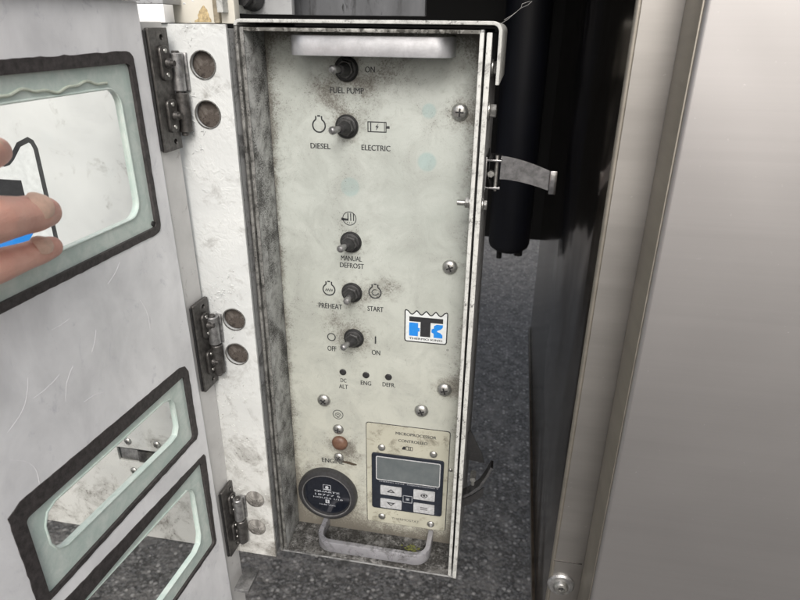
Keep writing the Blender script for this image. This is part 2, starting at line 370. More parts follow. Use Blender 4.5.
for x, y, r in bumps:
    c = pp(x, y); rr = (pp(x+r, y)[0]-c[0]); bm = bmesh.new()
    blathe(bm, (c[0], -.0085, c[1]), (0, -1, 0), [(rr*1.05, -.001), (rr, .0012), (rr*.85, .0022), (rr*.5, .0028), (0, .003)], 36)
    bmobj('painted_rivet', bm, grimy('painted_rivet', (.30, .29, .27), (.06, .055, .05), .42, .56, 90, 500, .7, .2) if 'pr' not in M else M['pr'], bp)
# raised weld beads and wrinkled paint runs around the hinges
bm = bmesh.new()
for (x, y, n, sx, sy_) in ((190, 50, 26, 6, 30), (195, 112, 30, 9, 22), (222, 300, 34, 16, 20), (226, 345, 34, 12, 26), (225, 385, 50, 16, 26), (236, 440, 50, 14, 34), (244, 490, 40, 8, 26), (262, 505, 26, 10, 22), (222, 292, 40, 18, 12), (200, 150, 12, 8, 26)):
    for i in range(n):
        q = pp(x+random.gauss(0, sx*.6), y+random.gauss(0, sy_*.6))
        if q[0] > -.004 or any(math.hypot(q[0]-pp(a_, b_)[0], q[1]-pp(a_, b_)[1]) < .0115 for a_, b_, _ in plugs): continue
        s_ = random.uniform(.0003, .0009)
        L = random.uniform(1, 3.2); a = random.uniform(0, PI); pts = []
        for k in range(5):
            a += random.uniform(-.5, .5); pts.append((q[0]+math.cos(a)*s_*k*L*.4, -.0092, q[1]+math.sin(a)*s_*k*L*.4))
        btube(bm, pts, [s_*.3, s_*.5, s_*.6, s_*.5, s_*.2], 7)
bmobj('weld_bead', bm, M['post'], bp)['kind'] = 'stuff'
# slide latch seen through the middle window
sx0 = sl0[0]; zt = sl0[1]; zb = slz
box('latch_slide', sx0+.003, sx0+.020, -.0085, -.005, zb+.0015, zt-.0015, M['steel_mid'], bp, .0006)
box('latch_slide', sx0+.0205, sx0+.038, -.0098, -.005, zb+.0012, zt-.002, M['steel_dark'], bp, .0006)
def screw_at(c, n, r, mat, parent, name='screw', cross=True, h=None, lab=None):
    c = Vector(c); n = Vector(n); h = h or r*.55; bm = bmesh.new()
    blathe(bm, c, n, [(r*1.02, -.0005), (r, r*.12), (r*.92, h*.5), (r*.7, h*.83), (r*.4, h*.98), (0, h*1.02)], 28)
    o = bmobj(name, bm, mat, parent, label=lab)
    if cross:
        t = n.orthogonal().normalized(); b = n.cross(t); a = random.uniform(0, PI); bm = bmesh.new()
        for k in range(2):
            u = t*math.cos(a+k*PI/2)+b*math.sin(a+k*PI/2); w = n.cross(u); L = r*.48; ww = r*.10; z0 = h*.8; z1 = h*1.08+k*.00003
            V = [bm.verts.new(c+u*sa*L+w*sb*ww+n*zz) for zz in (z0, z1) for sa, sb in ((-1, -1), (1, -1), (1, 1), (-1, 1))]
            for f in ((0, 1, 2, 3), (4, 5, 6, 7), (0, 1, 5, 4), (1, 2, 6, 5), (2, 3, 7, 6), (3, 0, 4, 7)): bm.faces.new([V[i] for i in f])
        bmobj('cross_slot', bm, M['rubber'], o, False)
    return o
for x, y in ((128, 441), (157, 444.5), (134.5, 470.5)):
    c = pp(x, y); screw_at((c[0], -.009, c[1]), (0, -1, 0), .0036, M['zinc'], bp)

# logo decal builder ------------------------------------------------
def logo(parent, f, x1, z1, w, h0=.0001, lw=.028, ink=None, name='logo_decal', text=True):
    """x1,z1: top right corner of the decal; w: its width"""
    ink = ink or M['black']; H = w*.92; X = lambda a: x1-w+a*w; Z = lambda b: z1-b*w
    P = lambda L: [(X(a), Z(b)) for a, b in L]
    wave = []
    for i in range(41):
        t = i/40; wave.append((.05+.90*t, .0+.098*(.5-.5*math.cos(2*PI*((t*4) % 1)))**.75))
    outer = [(0, .03), (.01, .004), (.025, -.004)]+wave[1:-1]+[(.975, -.004), (.99, .004), (1, .03), (1, .76), (.985, .80), (.95, .815), (.05, .815), (.015, .80), (0, .76)]
    back = link(name, flatmesh(name, [P(outer)], f, 0, h0, 0), M['decal_white'], parent)
    rb = ribbon(P(outer), w*lw, True)
    link('outline', flatmesh('outline', rb, f, 0, h0+.00006), ink, back)
    T = [(.10, .16), (.90, .16), (.90, .285), (.61, .285), (.61, .665), (.37, .665), (.37, .285), (.10, .285)]
    link('letter_shape', flatmesh('letter_shape', [P(T)], f, 0, h0+.00006), ink, back)
    HL = [(.10, .315), (.315, .315), (.315, .44), (.355, .44), (.355, .54), (.315, .54), (.315, .665), (.10, .665)]
    KR = [(.90, .315), (.90, .38), (.85, .44), (.77, .475), (.77, .50), (.85, .53), (.90, .59), (.90, .665), (.69, .665), (.69, .56), (.635, .53), (.635, .45), (.69, .42), (.69, .36), (.75, .315)]
    link('blue_shape', flatmesh('blue_shape', [P(HL)], f, 0, h0+.00006), M['blue'], back)
    link('blue_shape', flatmesh('blue_shape', [P(KR)], f, 0, h0+.00006), M['blue'], back)
    if text: textobj('THERMO KING', X(.5), Z(.73), w*.8, w*.055, f, ink, back, h0+.00007, bold=.02)
    return back
c1 = pp(38, 137); c2 = pp(24, 173)
logo(bp, PF, c1[0]-.004, c1[1]-.003, .185, .00015, .020)

# pieces above the panel
up = thing('upper_panel', 'cream painted panel with a rust stain above the white hinge panel', 'panel', (-.15, .02, 0))
box('sheet', -.30, -.004, .012, .02, -.003, .14, M['cream'], up, .0005)
a = onY(216, 20, .012); b = onY(222, 20, .012)
box('seam_strip', a.x, b.x, .0085, .0125, -.0028, .138, plain('brown_seam', (.30, .26, .19), .6, 0, .4, 200, .3), up, .0008)
c = onY(204, 22, .0118); P = []
for i in range(22):
    t = i/21; P.append((c.x-.0065*(1-t)**.6*(1+.35*mnoise.noise(Vector((t*6, 1.3, 0))))+.001, c.z+t*.010))
for i in range(22):
    t = 1-i/21; P.append((c.x+.004*(1-t)**.6*(1+.35*mnoise.noise(Vector((t*6, 7.3, 0))))+.001, c.z+t*.010))
flat('rust_stain', [P], FY(.012), .0001, .0003, M['rust'], up)
wt = thing('white_tab', 'small bright white square tab above the uppermost hinge', 'bracket', (-.045, -.01, -.003))
a = onY(131, 24, -.012); b = onY(163, 4, -.012)
box('plate', a.x, b.x, -.012, .0, -.0030, b.z, plain('bright_white', (.86, .87, .87), .4, 0, .04, 200, .05), wt, .0004)
box('fold', a.x, b.x, -.012, .010, b.z+.0002, b.z+.006, M['greyplate'], wt, .0004)
mb = thing('mounting_bracket', 'grey bracket with a black bolt directly above the left corner of the control box', 'bracket', (.02, .03, .004))
a = onY(228, 14, .02).x; b = onY(234, 14, .02).x
box('edge_flange', a, b, .004, .06, .0035, .14, M['lip'], mb, .0004)
box('plate', b, onY(292, 10, .05).x, .05, .056, .0035, .14, M['greyplate'], mb, .0004)
c = onY(251, -2, .045)
bm = bmesh.new(); bcyl(bm, (c.x, .0495, c.z), (c.x, .036, c.z), .0085, .0075, bev=.001); bcyl(bm, (c.x, .036, c.z), (c.x, .029, c.z), .006, hexa=True); bmobj('bolt', bm, M['rubber'], mb)
vp = thing('splash_plate', 'black streaked plate behind the top edge of the control box', 'plate', (.09, .08, .01))
box('plate', onY(292, 10, .07).x, onY(425, 10, .07).x, .07, .078, .0035, .16, M['vent'], vp, .0006)

# ------------------------------------------------------------------ control box
BW, BH, BD = .1652, .4547, .11
cb = thing('control_box', 'weathered white metal control box with toggle switches, hour meter and thermostat display', 'control box', (BW/2, 0, -BH))
# outer shell wraps over the top, rounded at the right, short flap down the right side
def arc(cx, cz, r, a0, a1, n=6): return [(cx+r*math.cos(R(a0+(a1-a0)*i/n)), cz+r*math.sin(R(a0+(a1-a0)*i/n))) for i in range(n+1)]
T_ = .0022; XR = .1712
outl = arc(.004, -.004, .004, 180, 90)+arc(XR-.006, -.006, .006, 90, 0)+[(XR, -.036)]
inl = [(XR-T_, -.036)]+arc(XR-.006, -.006, .006-T_, 0, 90)+arc(.004, -.004, .004-T_, 90, 180)
flat('hood', [outl+inl], FY(0), -BD, .0008, M['lip'], cb, .0004)
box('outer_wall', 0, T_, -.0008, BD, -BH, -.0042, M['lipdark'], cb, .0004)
# right outer wall, bottom edge flange
box('outer_wall', .1622, .1650, .0, BD, -BH+.001, -.0062, M['shell'], cb, .0003)
box('side_flange', .1620, .1653, -.0015, -.0002, -BH+.0005, -.0064, M['lip'], cb, .0003)
box('back_cover', T_+.0003, .1618, BD-.003, BD-.0005, -BH+.002, -.004, M['shell'], cb, .0003)
box('bottom_flange', T_+.0003, .1618, -.001, .09, -BH+.0002, -BH+.0016, M['shell'], cb, .0003)
# inner tray
tray = [(.0042, -.4525), (.0042, -.0050), (.1606, -.0050), (.1606, -.4525)]
trin = [(.0062, -.4505), (.0062, -.0070), (.1582, -.0070), (.1582, -.4505)]
PY = .034
box('tray_side', .0042, .0062, -.0002, PY+.004, -.4525, -.0048, M['grimewall'], cb, .0003)
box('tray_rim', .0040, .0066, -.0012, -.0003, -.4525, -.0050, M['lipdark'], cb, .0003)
box('tray_side', .1582, .1602, -.0002, PY+.004, -.4525, -.0048, M['grimewall'], cb, .0003)
box('tray_rim', .1578, .1604, -.0012, -.0003, -.4525, -.0066, M['lip'], cb, .0003)
box('tray_top', .0063, .1581, -.0006, PY+.004, -.0072, -.0050, grimy('grimy_top', (.36, .36, .34), (.04, .038, .03), .40, .53, 80, 400, .6, .8, .001), cb, .0003)
box('tray_floor', .0063, .1581, -.0008, PY+.004, -.4526, -.4504, M['grimefloor'], cb, .0003)

# control panel: fine grid carrying a dirt mask (grime gathered along the edges and round the fittings)
px2 = lambda x, y: (lambda q: (q.x, q.z))(onY(x, y, PY))
PX0, PX1, PZ0, PZ1 = .0064, .1580, -.4503, -.0073
NX, NZ = 190, 540
feat = [(346, 69, 13, .75), (347, 126, 14, .7), (351, 242, 13, .65), (352, 293, 14, .6), (354, 338, 15, .8), (460, 112, 11, .8), (450, 267, 8, .35), (444, 389, 11, .8), (421, 410, 8, .4),
        (324, 400, 8, .4), (340, 443, 14, .5), (328, 494, 34, .7), (381, 447, 7, .5), (433, 454, 7, .5), (382, 516, 7, .5), (430, 524, 8, .6), (365, 90, 18, .3), (322, 86, 10, .4), (330, 98, 10, .45), (395, 70, 16, .25), (390, 288, 12, .45), (372, 292, 10, .3), (331, 322, 10, .4), (322, 303, 9, .3), (350, 455, 12, .5), (368, 84, 9, .35), (360, 372, 12, .15), (456, 386, 10, .5)]
featw = []
for x, y, r, s_ in feat:
    c = px2(x, y); e = px2(x+r, y); featw.append((c[0], c[1], abs(e[0]-c[0]), s_))
spots = [(429, 111, 7), (427, 162, 9), (350, 187, 9)]
spw = [(*px2(x, y), abs(px2(x+r, y)[0]-px2(x, y)[0])) for x, y, r in spots]
xs = np.linspace(PX0, PX1, NX); zs = np.linspace(PZ0, PZ1, NZ); XX, ZZ = np.meshgrid(xs, zs)
ed = lambda dd, w: np.exp(-(np.maximum(dd, 0)/w)**1.0)
g = .8*ed(XX-PX0, .005)+.75*ed(PX1-XX, .006)+.8*ed(PZ1-ZZ, .006)+1.0*ed(ZZ-PZ0, .012)+.18*ed(PZ1-ZZ, .05)+.35*ed(ZZ-PZ0, .03)
g += .12*np.exp(-((ZZ+.06)/.05)**2)+.10*np.exp(-((ZZ+.24)/.09)**2)*np.exp(-((XX-.085)/.05)**2)
for a, b, r, s_ in featw: g += s_*np.exp(-(((XX-a)**2+(ZZ-b)**2)/(r*1.15)**2)**1.0)
yl = np.clip((-ZZ-.12)/.30, 0, 1)**1.2
bl = np.zeros_like(XX)
for a, b, r in spw: bl += np.clip((1.12*r-np.sqrt((XX-a)**2+(ZZ-b)**2))/(.18*r), 0, 1)
me = bpy.data.meshes.new('control_panel')
V = np.stack([XX, np.full_like(XX, PY), ZZ], -1).reshape(-1, 3)
idx = np.arange(NX*NZ).reshape(NZ, NX)
Fq = np.stack([idx[:-1, :-1], idx[:-1, 1:], idx[1:, 1:], idx[1:, :-1]], -1).reshape(-1, 4)
me.from_pydata(V.tolist(), [], Fq.tolist())
at = me.attributes.new('dirt', 'FLOAT_COLOR', 'POINT')
at.data.foreach_set('color', np.stack([np.clip(g, 0, 1.5), yl, np.clip(bl, 0, 1), np.ones_like(g)], -1).reshape(-1).astype(np.float32))
t = NT('control_panel_paint'); A = t.n('ShaderNodeAttribute'); A.attribute_name = 'dirt'; sep = t.n('ShaderNodeSeparateColor'); t.l(A.outputs['Color'], sep.inputs[0])
dirt, yel, blu = sep.outputs[0], sep.outputs[1], sep.outputs[2]
n1 = t.noise(38, 12, .70, .6); n2 = t.noise(140, 10, .75, .3); n3 = t.noise(900, 6, .7); n4 = t.noise(14, 5, .6, .5)
base = t.mix(t.ramp(n4, .3, .7), (.345, .372, .345), (.475, .505, .475))
base = t.mix(t.math('MULTIPLY', yel, .8), base, (.42, .415, .35))
base = t.mix(t.math('MULTIPLY', blu, .5), base, (.25, .38, .38))
smear = t.ramp(n1, .44, .70); base = t.mix(t.math('MULTIPLY', smear, .55), base, (.26, .27, .25))
d1 = t.math('ADD', t.math('MULTIPLY', dirt, .62), t.math('MULTIPLY', t.math('SUBTRACT', n2, .5), 1.25))
m1 = t.ramp(d1, .17, .58)
d2 = t.math('ADD', t.math('MULTIPLY', dirt, .28), n3); m2 = t.ramp(t.math('ADD', d2, t.math('MULTIPLY', t.math('SUBTRACT', n1, .5), .5)), .665, .77)
# thin scratches and hair-like marks
vv = t.vec((1, 1, 1)); sc_ = t.noise(26, 3, .5, 2.2); scr = t.math('ABSOLUTE', t.math('SUBTRACT', sc_, .5)); sm_ = t.math('MULTIPLY', t.ramp(scr, .0, .0035, (1, 1, 1, 1), (0, 0, 0, 1)), t.ramp(n4, .45, .6))
colr = t.mix(t.math('MULTIPLY', m1, .62), base, (.12, .108, .088)); colr = t.mix(t.math('MULTIPLY', m2, .6), colr, (.07, .058, .045)); colr = t.mix(t.math('MULTIPLY', sm_, .35), colr, (.1, .1, .09))
rg = t.math('ADD', t.math('MULTIPLY', m1, .25), .42)
M['panel'] = t.set(colr, rg, 0, t.bump(t.math('ADD', t.math('MULTIPLY', n2, .6), t.math('MULTIPLY', n1, 1.0)), .42, .0010))
KEEP[0] = True; cp_ = link('control_panel', me, M['panel'], cb); KEEP[0] = False
PFp = FY(PY)
def txt(body, x, y, w, h, mat=None, parent=None, h0=.00012, bold=.004, f=None, lab=None):
    Y = PY-h0*0; a = onY(x-w/2, y, Y); b = onY(x+w/2, y, Y); c = onY(x, y-h/2, Y); d_ = onY(x, y+h/2, Y)
    return textobj(body, (a.x+b.x)/2, (c.z+d_.z)/2, abs(b.x-a.x), abs(c.z-d_.z), f or PFp, mat or M['ink'], parent or cp_, h0, bold=bold)
for b_, x, y, w, h in (('ON', 370, 69.5, 10, 6), ('FUEL PUMP', 347, 90.5, 34, 6), ('DIESEL', 320.5, 146, 20, 5.6), ('ELECTRIC', 376, 148, 29, 5.6),
                       ('MANUAL', 351.5, 258.5, 21, 5), ('DEFROST', 352, 265.6, 24, 5), ('PREHEAT', 330.5, 306, 23.5, 5), ('START', 375.5, 309, 16, 5),
                       ('OFF', 332, 348.5, 9, 5), ('ON', 376, 352.5, 8.5, 5), ('DC', 343.5, 380.3, 6, 4), ('ALT', 343.5, 386.5, 9, 4.2), ('ENG', 366, 383, 10.5, 4.2), ('DEFR.', 389, 384.8, 13, 4.2),
                       ('ENGINE', 333, 461, 22, 4.4)):
    txt(b_, x, y, w, h, bold=.004)
def PU(x, y, Y=None): q = onY(x, y, PY if Y is None else Y); return (q.x, q.z)
def sym(polys, lab=None, mat=None, parent=None, h=.00012, f=None, name='symbol'): return link(name, flatmesh(name, polys, f or PFp, 0, h), mat or M['ink'], parent or cp_, lab)
MM = .00155/2.4                      # ~ one photo pixel on the panel, in metres
def engine(x, y, s=1.0, extra=None):
    c = Vector(PU(x, y)); r = .0047*s; w = .00105
    pts = []
    for i in range(33):
        a = R(90+28+(360-56)*i/32); pts.append((c.x+r*math.cos(a), c.y+r*math.sin(a)))
    a, b = Vector(pts[0]), Vector(pts[-1]); t_ = c.y+r*1.42
    sym(ribbon(pts, w)); sym(ribbon([(a.x, a.y), (a.x, t_)], w)); sym(ribbon([(b.x, b.y), (b.x, t_)], w))
    sym([[(b.x-.0010, t_-.0005), (a.x+.0012, t_-.0005), (a.x+.0012, t_+.0006), (b.x-.0012, t_+.0006)]])
    if extra: sym(extra(c, r))
engine(319, 125.5)
engine(329, 289.5, 1.05, lambda c, r: ribbon([(c.x+dx*r, c.y+dz*r) for dx, dz in ((-.62, -.3), (-.45, .1), (-.3, -.3), (-.12, .15), (.05, -.3), (.22, .15), (.38, -.3), (.52, .1), (.64, -.25))], .0006))
engine(375, 292.5, 1.05, lambda c, r: ribbon([(c.x+.5*r*math.cos(R(a)), c.y+.5*r*math.sin(R(a))) for a in range(60, 331, 15)], .0007)+[[(c.x+.42*r, c.y-.05*r), (c.x+.74*r, c.y-.1*r), (c.x+.5*r, c.y-.42*r)]])
# battery symbol
c = Vector(PU(377, 127)); bw, bh = .0066, .0034
sym(ribbon([(c.x-bw, c.y-bh), (c.x+bw, c.y-bh), (c.x+bw, c.y+bh), (c.x-bw, c.y+bh)], .0007, True)+[[(c.x+bw+.0004, c.y-.0009), (c.x+bw+.0026, c.y-.0009), (c.x+bw+.0026, c.y+.0009), (c.x+bw+.0004, c.y+.0009)]])
sym([[(c.x-bw+.0016, c.y-bh+.0004), (c.x-bw+.0024, c.y-bh+.0004), (c.x-bw+.0024, c.y+bh-.0004), (c.x-bw+.0016, c.y+bh-.0004)]])
sym([[(c.x+bw-.0014, c.y-bh+.0004), (c.x+bw-.0009, c.y-bh+.0004), (c.x+bw-.0009, c.y+bh-.0004), (c.x+bw-.0014, c.y+bh-.0004)]])
sym([[(c.x+.0011, c.y+.0026), (c.x-.0013, c.y-.0002), (c.x-.0001, c.y-.0002), (c.x-.0009, c.y-.0026), (c.x+.0014, c.y+.0005), (c.x+.0002, c.y+.0005)]])
# defrost symbol: circle, bars, fan of air
c = Vector(PU(349.5, 218.5)); r = .0052
sym(ribbon(circ(c.x, c.y, r, 36), .0006, True))
for dx in (-.0016, .0006, .0028): sym([[(c.x+dx, c.y-.0018), (c.x+dx+.0008, c.y-.0018), (c.x+dx+.0008, c.y+.0042), (c.x+dx, c.y+.0042)]])
sym([[(c.x-.0064, c.y-.0018), (c.x-.0016, c.y-.0018), (c.x-.0006, c.y-.0004), (c.x-.0064, c.y+.0004)]])
for dx in (-.0018, 0, .0018): sym([circ(c.x+dx, c.y-.0034, .0004, 10)])
c = Vector(PU(331.5, 337)); sym(ribbon(circ(c.x, c.y, .0033, 32), .0009, True))
c = Vector(PU(375.5, 340)); sym([[(c.x-.0006, c.y-.0034), (c.x+.0006, c.y-.0034), (c.x+.0006, c.y+.0034), (c.x-.0006, c.y+.0034)]])
# gauge symbol over the indicator
c = Vector(PU(338, 414.5)); sym(ribbon(circ(c.x, c.y, .0046, 32), .0006, True))
sym(ribbon([(c.x+.0026*math.cos(R(a)), c.y-.001+.0026*math.sin(R(a))) for a in range(-20, 201, 20)], .0005)); sym(ribbon(circ(c.x, c.y-.0012, .0014, 16), .0004, True)); sym([[(c.x-.0012, c.y-.0032), (c.x+.0012, c.y-.0032), (c.x+.0012, c.y-.0024), (c.x-.0012, c.y-.0024)]])
# smudge where the ENGINE wording is scraped off
c = Vector(PU(349, 463)); P = []
for i in range(30):
    a = 2*PI*i/30; k = 1+.35*mnoise.noise(Vector((math.cos(a)*2, math.sin(a)*2, 3.3))); P.append((c.x+.0075*k*math.cos(a), c.y+.0016*k*math.sin(a)-.13*.0075*math.cos(a)))
link('smudge', flatmesh('smudge', [P], PFp, 0, .0001), plain('burnt_smudge', (.06, .045, .03), .7, 0, .5, 800, .4), cp_)
a = PU(405.5, 309.5); b = PU(448, 315)
logo(cb, FY(PY), b[0]-.0002, (a[1]+b[1])/2+.0006, b[0]-a[0], .0001)
c = PU(447.5, 350); sym(ribbon(circ(c[0], c[1], .0007, 14), .0003, True), parent=cp_)

# toggle switches
def toggle(nx, ny, tx, ty, lab):
    c = onY(nx, ny, PY); tip = onY(tx, ty, PY-.0195); n = Vector((0, -1, 0))
    bm = bmesh.new(); blathe(bm, c, n, [(.0084, -.0005), (.0086, .0006), (.0082, .0016), (.0078, .0022)], 36); blathe(bm, c+n*.0022, n, [(.0077, -.0003), (.0074, .0005), (.0060, .0012), (0, .0014)], 36)
    w = bmobj('toggle_switch', bm, M['rubber'], cb, label=lab)
    bm = bmesh.new(); bcyl(bm, c+n*.0028, c+n*.0062, .0066, .0064, hexa=True, bev=.0006); bmobj('nut', bm, plain('dark_nut', (.07, .07, .07), .45, .5, .5, 500, .5) if 'dn' not in M else M['dn'], w)
    bm = bmesh.new(); blathe(bm, c+n*.006, (tip-c).normalized(), [(.0046, -.001), (.0046, .001), (.0038, .0035), (.003, .0055), (0, .006)], 24); bmobj('boot', bm, M['rubber'], w)
    bm = bmesh.new(); a = (tip-(c+n*.004)); L = a.length; a.normalize()
    blathe(bm, c+n*.004, a, [(.0016, 0), (.0018, L*.3), (.0026, L*.75), (.0029, L*.9), (.0027, L*.97), (.0018, L*1.03), (0, L*1.05)], 20); bmobj('lever', bm, M['steel_mid'], w)
toggle(346.5, 69, 331.5, 69.5, 'switch pointing left beside ON, over the words FUEL PUMP')
toggle(347, 126.5, 331, 131, 'switch leaning left between engine and battery symbols')
toggle(351, 242, 339.5, 249.5, 'lone switch above the words MANUAL DEFROST')
toggle(352, 292.5, 346.5, 302, 'switch between two engine symbols over PREHEAT and START')
toggle(354, 338, 342.5, 348, 'lowest switch between OFF and ON')

for x, y, r in ((460, 112, 8.6), (450, 267, 7.6), (444.5, 389.5, 7.4), (421.5, 410.5, 7), (324, 400, 6.4), (338.5, 429, 5.4), (339, 457, 5)):
    c = onY(x, y, PY); screw_at(c, (0, -1, 0), abs(onY(x+r, y, PY).x-c.x), M['zinc'], cb)
c = onY(340, 442.5, PY); bm = bmesh.new(); blathe(bm, c, (0, -1, 0), [(.0073, 0), (.0073, .0015), (.0064, .003), (.004, .0042), (0, .0047)], 32); bmobj('indicator_lens', bm, M['lamp'], cb, label='faded red round lens')
for x, y in ((343, 372), (366, 375), (388.5, 377)):
    c = onY(x, y, PY); bm = bmesh.new(); blathe(bm, c, (0, -1, 0), [(.0030, 0), (.0030, .0005), (.0025, .0010), (0, .0013)], 24); bmobj('indicator_light', bm, M['rubber'], cb)

# hour meter
hc = onY(327.5, 494, PY-.003); hc.y = PY; n = Vector((0, -1, 0))
RM = .0190
a = onY(298.5, 494, PY).x; b = onY(357, 494, PY).x; RM = (b-a)/2*.985
bm = bmesh.new(); blathe(bm, hc, n, [(RM, 0), (RM, .0035), (RM*.965, .0058), (RM*.86, .0066), (RM*.80, .0058), (RM*.78, .0036), (0, .0034)], 64)
hm = bmobj('hour_meter', bm, M['bezel'], cb, label='round black quartz hour meter')
bm = bmesh.new(); blathe(bm, hc+n*.0036, n, [(RM*.775, 0), (RM*.77, .0003), (0, .0003)], 64); hf = bmobj('dial', bm, M['meter_face'], hm)
bm = bmesh.new(); btube(bm, [hc+n*.0060+Vector((math.cos(2*PI*i/64), 0, math.sin(2*PI*i/64)))*RM*.82 for i in range(65)], .0004, 8); bmobj('bezel_ring', bm, plain('ring_grey', (.2, .2, .2), .4, .3, .3, 400, .2), hm)
HF = FY(PY-.0040)
textobj('QUARTZ', hc.x, hc.z+.0032, RM*.86, .0022, HF, M['print_white'], hm, bold=.02)
textobj('18777 5', hc.x+.0004, hc.z-.0006, RM*.85, .0020, HF, M['print_white'], hm)
textobj('HOURS 1/10', hc.x+.0006, hc.z-.0042, RM*1.0, .0017, HF, M['print_white'], hm)
textobj('10-80 VDC', hc.x, hc.z-.0122, RM*.55, .0014, HF, M['print_white'], hm)
def hsym(polys, name='symbol'): return link(name, flatmesh(name, polys, HF, 0, .0001), M['print_white'], hm)
hsym(ribbon([(hc.x-.0036, hc.z+.0058), (hc.x+.0036, hc.z+.0058), (hc.x+.0036, hc.z+.0116), (hc.x-.0036, hc.z+.0116)], .0004, True)); hsym([circ(hc.x, hc.z+.0087, .0017, 12)]); hsym([[(hc.x-.0028, hc.z+.0062), (hc.x+.0028, hc.z+.0062), (hc.x+.0028, hc.z+.0068), (hc.x-.0028, hc.z+.0068)]])
hsym([[(hc.x-.0019, hc.z-.0101), (hc.x+.0019, hc.z-.0101), (hc.x+.0019, hc.z-.0061), (hc.x-.0019, hc.z-.0061)], circ(hc.x, hc.z-.0074, .0007, 12), circ(hc.x, hc.z-.0089, .0007, 12)])

# thermostat
def rp(tl, br, Y=PY): a = onY(*tl, Y); b = onY(*br, Y); return (a.x, b.z, b.x, a.z)
o4 = (PU(366.5, 422)[0], PU(445, 530)[1]-.001, PU(450, 434)[0], PU(366.5, 422)[1])
th = flat('thermostat', [rrect(*o4, .002)], PFp, 0, .0008, grimy('thermostat_plate', (.40, .395, .325), (.12, .11, .08), .53, .62, 60, 600, .45, .25), cb, .0002)
link('plate_outline', flatmesh('plate_outline', [rrect(o4[0]-.0006, o4[1]-.0006, o4[2]+.0006, o4[3]+.0006, .0025), rrect(o4[0], o4[1], o4[2], o4[3], .002)], PFp, 0, .0003), M['black'], th)
FT = FY(PY-.0008)
bx = rp((372, 451), (441.8, 514)); b2 = rp((372, 451), (443, 486))
bez = flat('bezel', [rrect(bx[0], bx[1]-.0016, bx[2], bx[3], .0025)], FT, 0, .0014, M['thermo'], th, .0003)
FB = FY(PY-.0022)
dr = rp((376.5, 454.2), (440, 486))
link('screen_outline', flatmesh('screen_outline', [rrect(*dr, .0016), rrect(dr[0]+.0007, dr[1]+.0007, dr[2]-.0007, dr[3]-.0007, .0011)], FB, 0, .0003), plain('outline_grey', (.5, .51, .52), .5, 0, .2, 500, 0), th)
link('display_screen', flatmesh('display_screen', [rrect(dr[0]+.0007, dr[1]+.0007, dr[2]-.0007, dr[3]-.0007, .0011)], FB, 0, .00015), M['screen'], th)
bz = [((381, 483), (402, 495)), ((381, 496), (402, 508)), ((414, 487.3), (435, 499.8)), ((414, 500.5), (434.5, 512.8))]
keyc = []
for tl, br in bz:
    q = rp(tl, br); flat('button', [rrect(*q, .0009)], FB, 0, .0007, M['keys'], th, .0002); keyc.append(((q[0]+q[2])/2, (q[1]+q[3])/2))
FK = FY(PY-.0029)
def ksym(polys): link('symbol', flatmesh('symbol', polys, FK, 0, .0001), M['black'], th)
x, z = keyc[0]; ksym([[(x-.0042, z-.0018), (x+.0042, z-.0018), (x, z+.0022)], [(x-.0020, z-.0008), (x+.0020, z-.0008), (x, z+.0009)][::-1]])
x, z = keyc[1]; ksym([[(x-.0042, z+.0018), (x, z-.0022), (x+.0042, z+.0018)], [(x-.0020, z+.0008), (x, z-.0009), (x+.0020, z+.0008)][::-1]])
x, z = keyc[2]; ksym(ribbon([(x+.0026*math.cos(R(a)), z+.0022*math.sin(R(a))) for a in range(20, 165, 12)], .0007)+ribbon([(x+.0026*math.cos(R(a)), z+.0022*math.sin(R(a))) for a in range(200, 345, 12)], .0007)+[circ(x, z, .0012, 14)]+[[(x+.0034, z-.0006), (x+.0014, z+.0002), (x+.0030, z+.0016)], [(x-.0034, z+.0006), (x-.0014, z-.0002), (x-.0030, z-.0016)]])
x, z = keyc[3]; ksym([[(x-.0034, z+.0007), (x+.0034, z+.0007), (x+.0034, z+.0014), (x-.0034, z+.0014)], [(x-.0034, z-.0014), (x+.0034, z-.0014), (x+.0034, z-.0007), (x-.0034, z-.0007)]])
q = rp((403.6, 493.8), (412.3, 501.5)); link('symbol', flatmesh('symbol', ribbon([(q[0], q[1]), (q[2], q[1]), (q[2], q[3]), (q[0], q[3])], .0004, True), FB, 0, .0002), M['print_white'], th)
xm = (q[0]+q[2])/2; zm = (q[1]+q[3])/2; link('symbol', flatmesh('symbol', [[(xm+dx, zm-.0012), (xm+dx+.0006, zm-.0012), (xm+dx+.0006, zm+.0012), (xm+dx, zm+.0012)] for dx in (-.0014, -.0003, .0008)], FB, 0, .0002), M['print_white'], th)
textobj('THERMO KING  THERMOGUARD V', (dr[0]+dr[2])/2+.0008, dr[1]-.0018, (dr[2]-dr[0])*.94, .0013, FB, M['print_white'], th)
xc = (o4[0]+o4[2])/2-.0005
textobj('MICROPROCESSOR', PU(416, 437)[0], PU(416, 435)[1], .0362, .0031, FT, M['ink'], th, bold=.004)
textobj('CONTROLLED', PU(413, 441)[0], PU(413, 441.5)[1], .0262, .0031, FT, M['ink'], th, bold=.004)
textobj('THERMOSTAT', PU(405.5, 519)[0], PU(405.5, 519.5)[1], .0262, .0026, FT, M['ink'], th)
c = Vector(PU(408, 448)); fr = lambda L: [(c.x+a*.001, c.y+b*.001) for a, b in L]
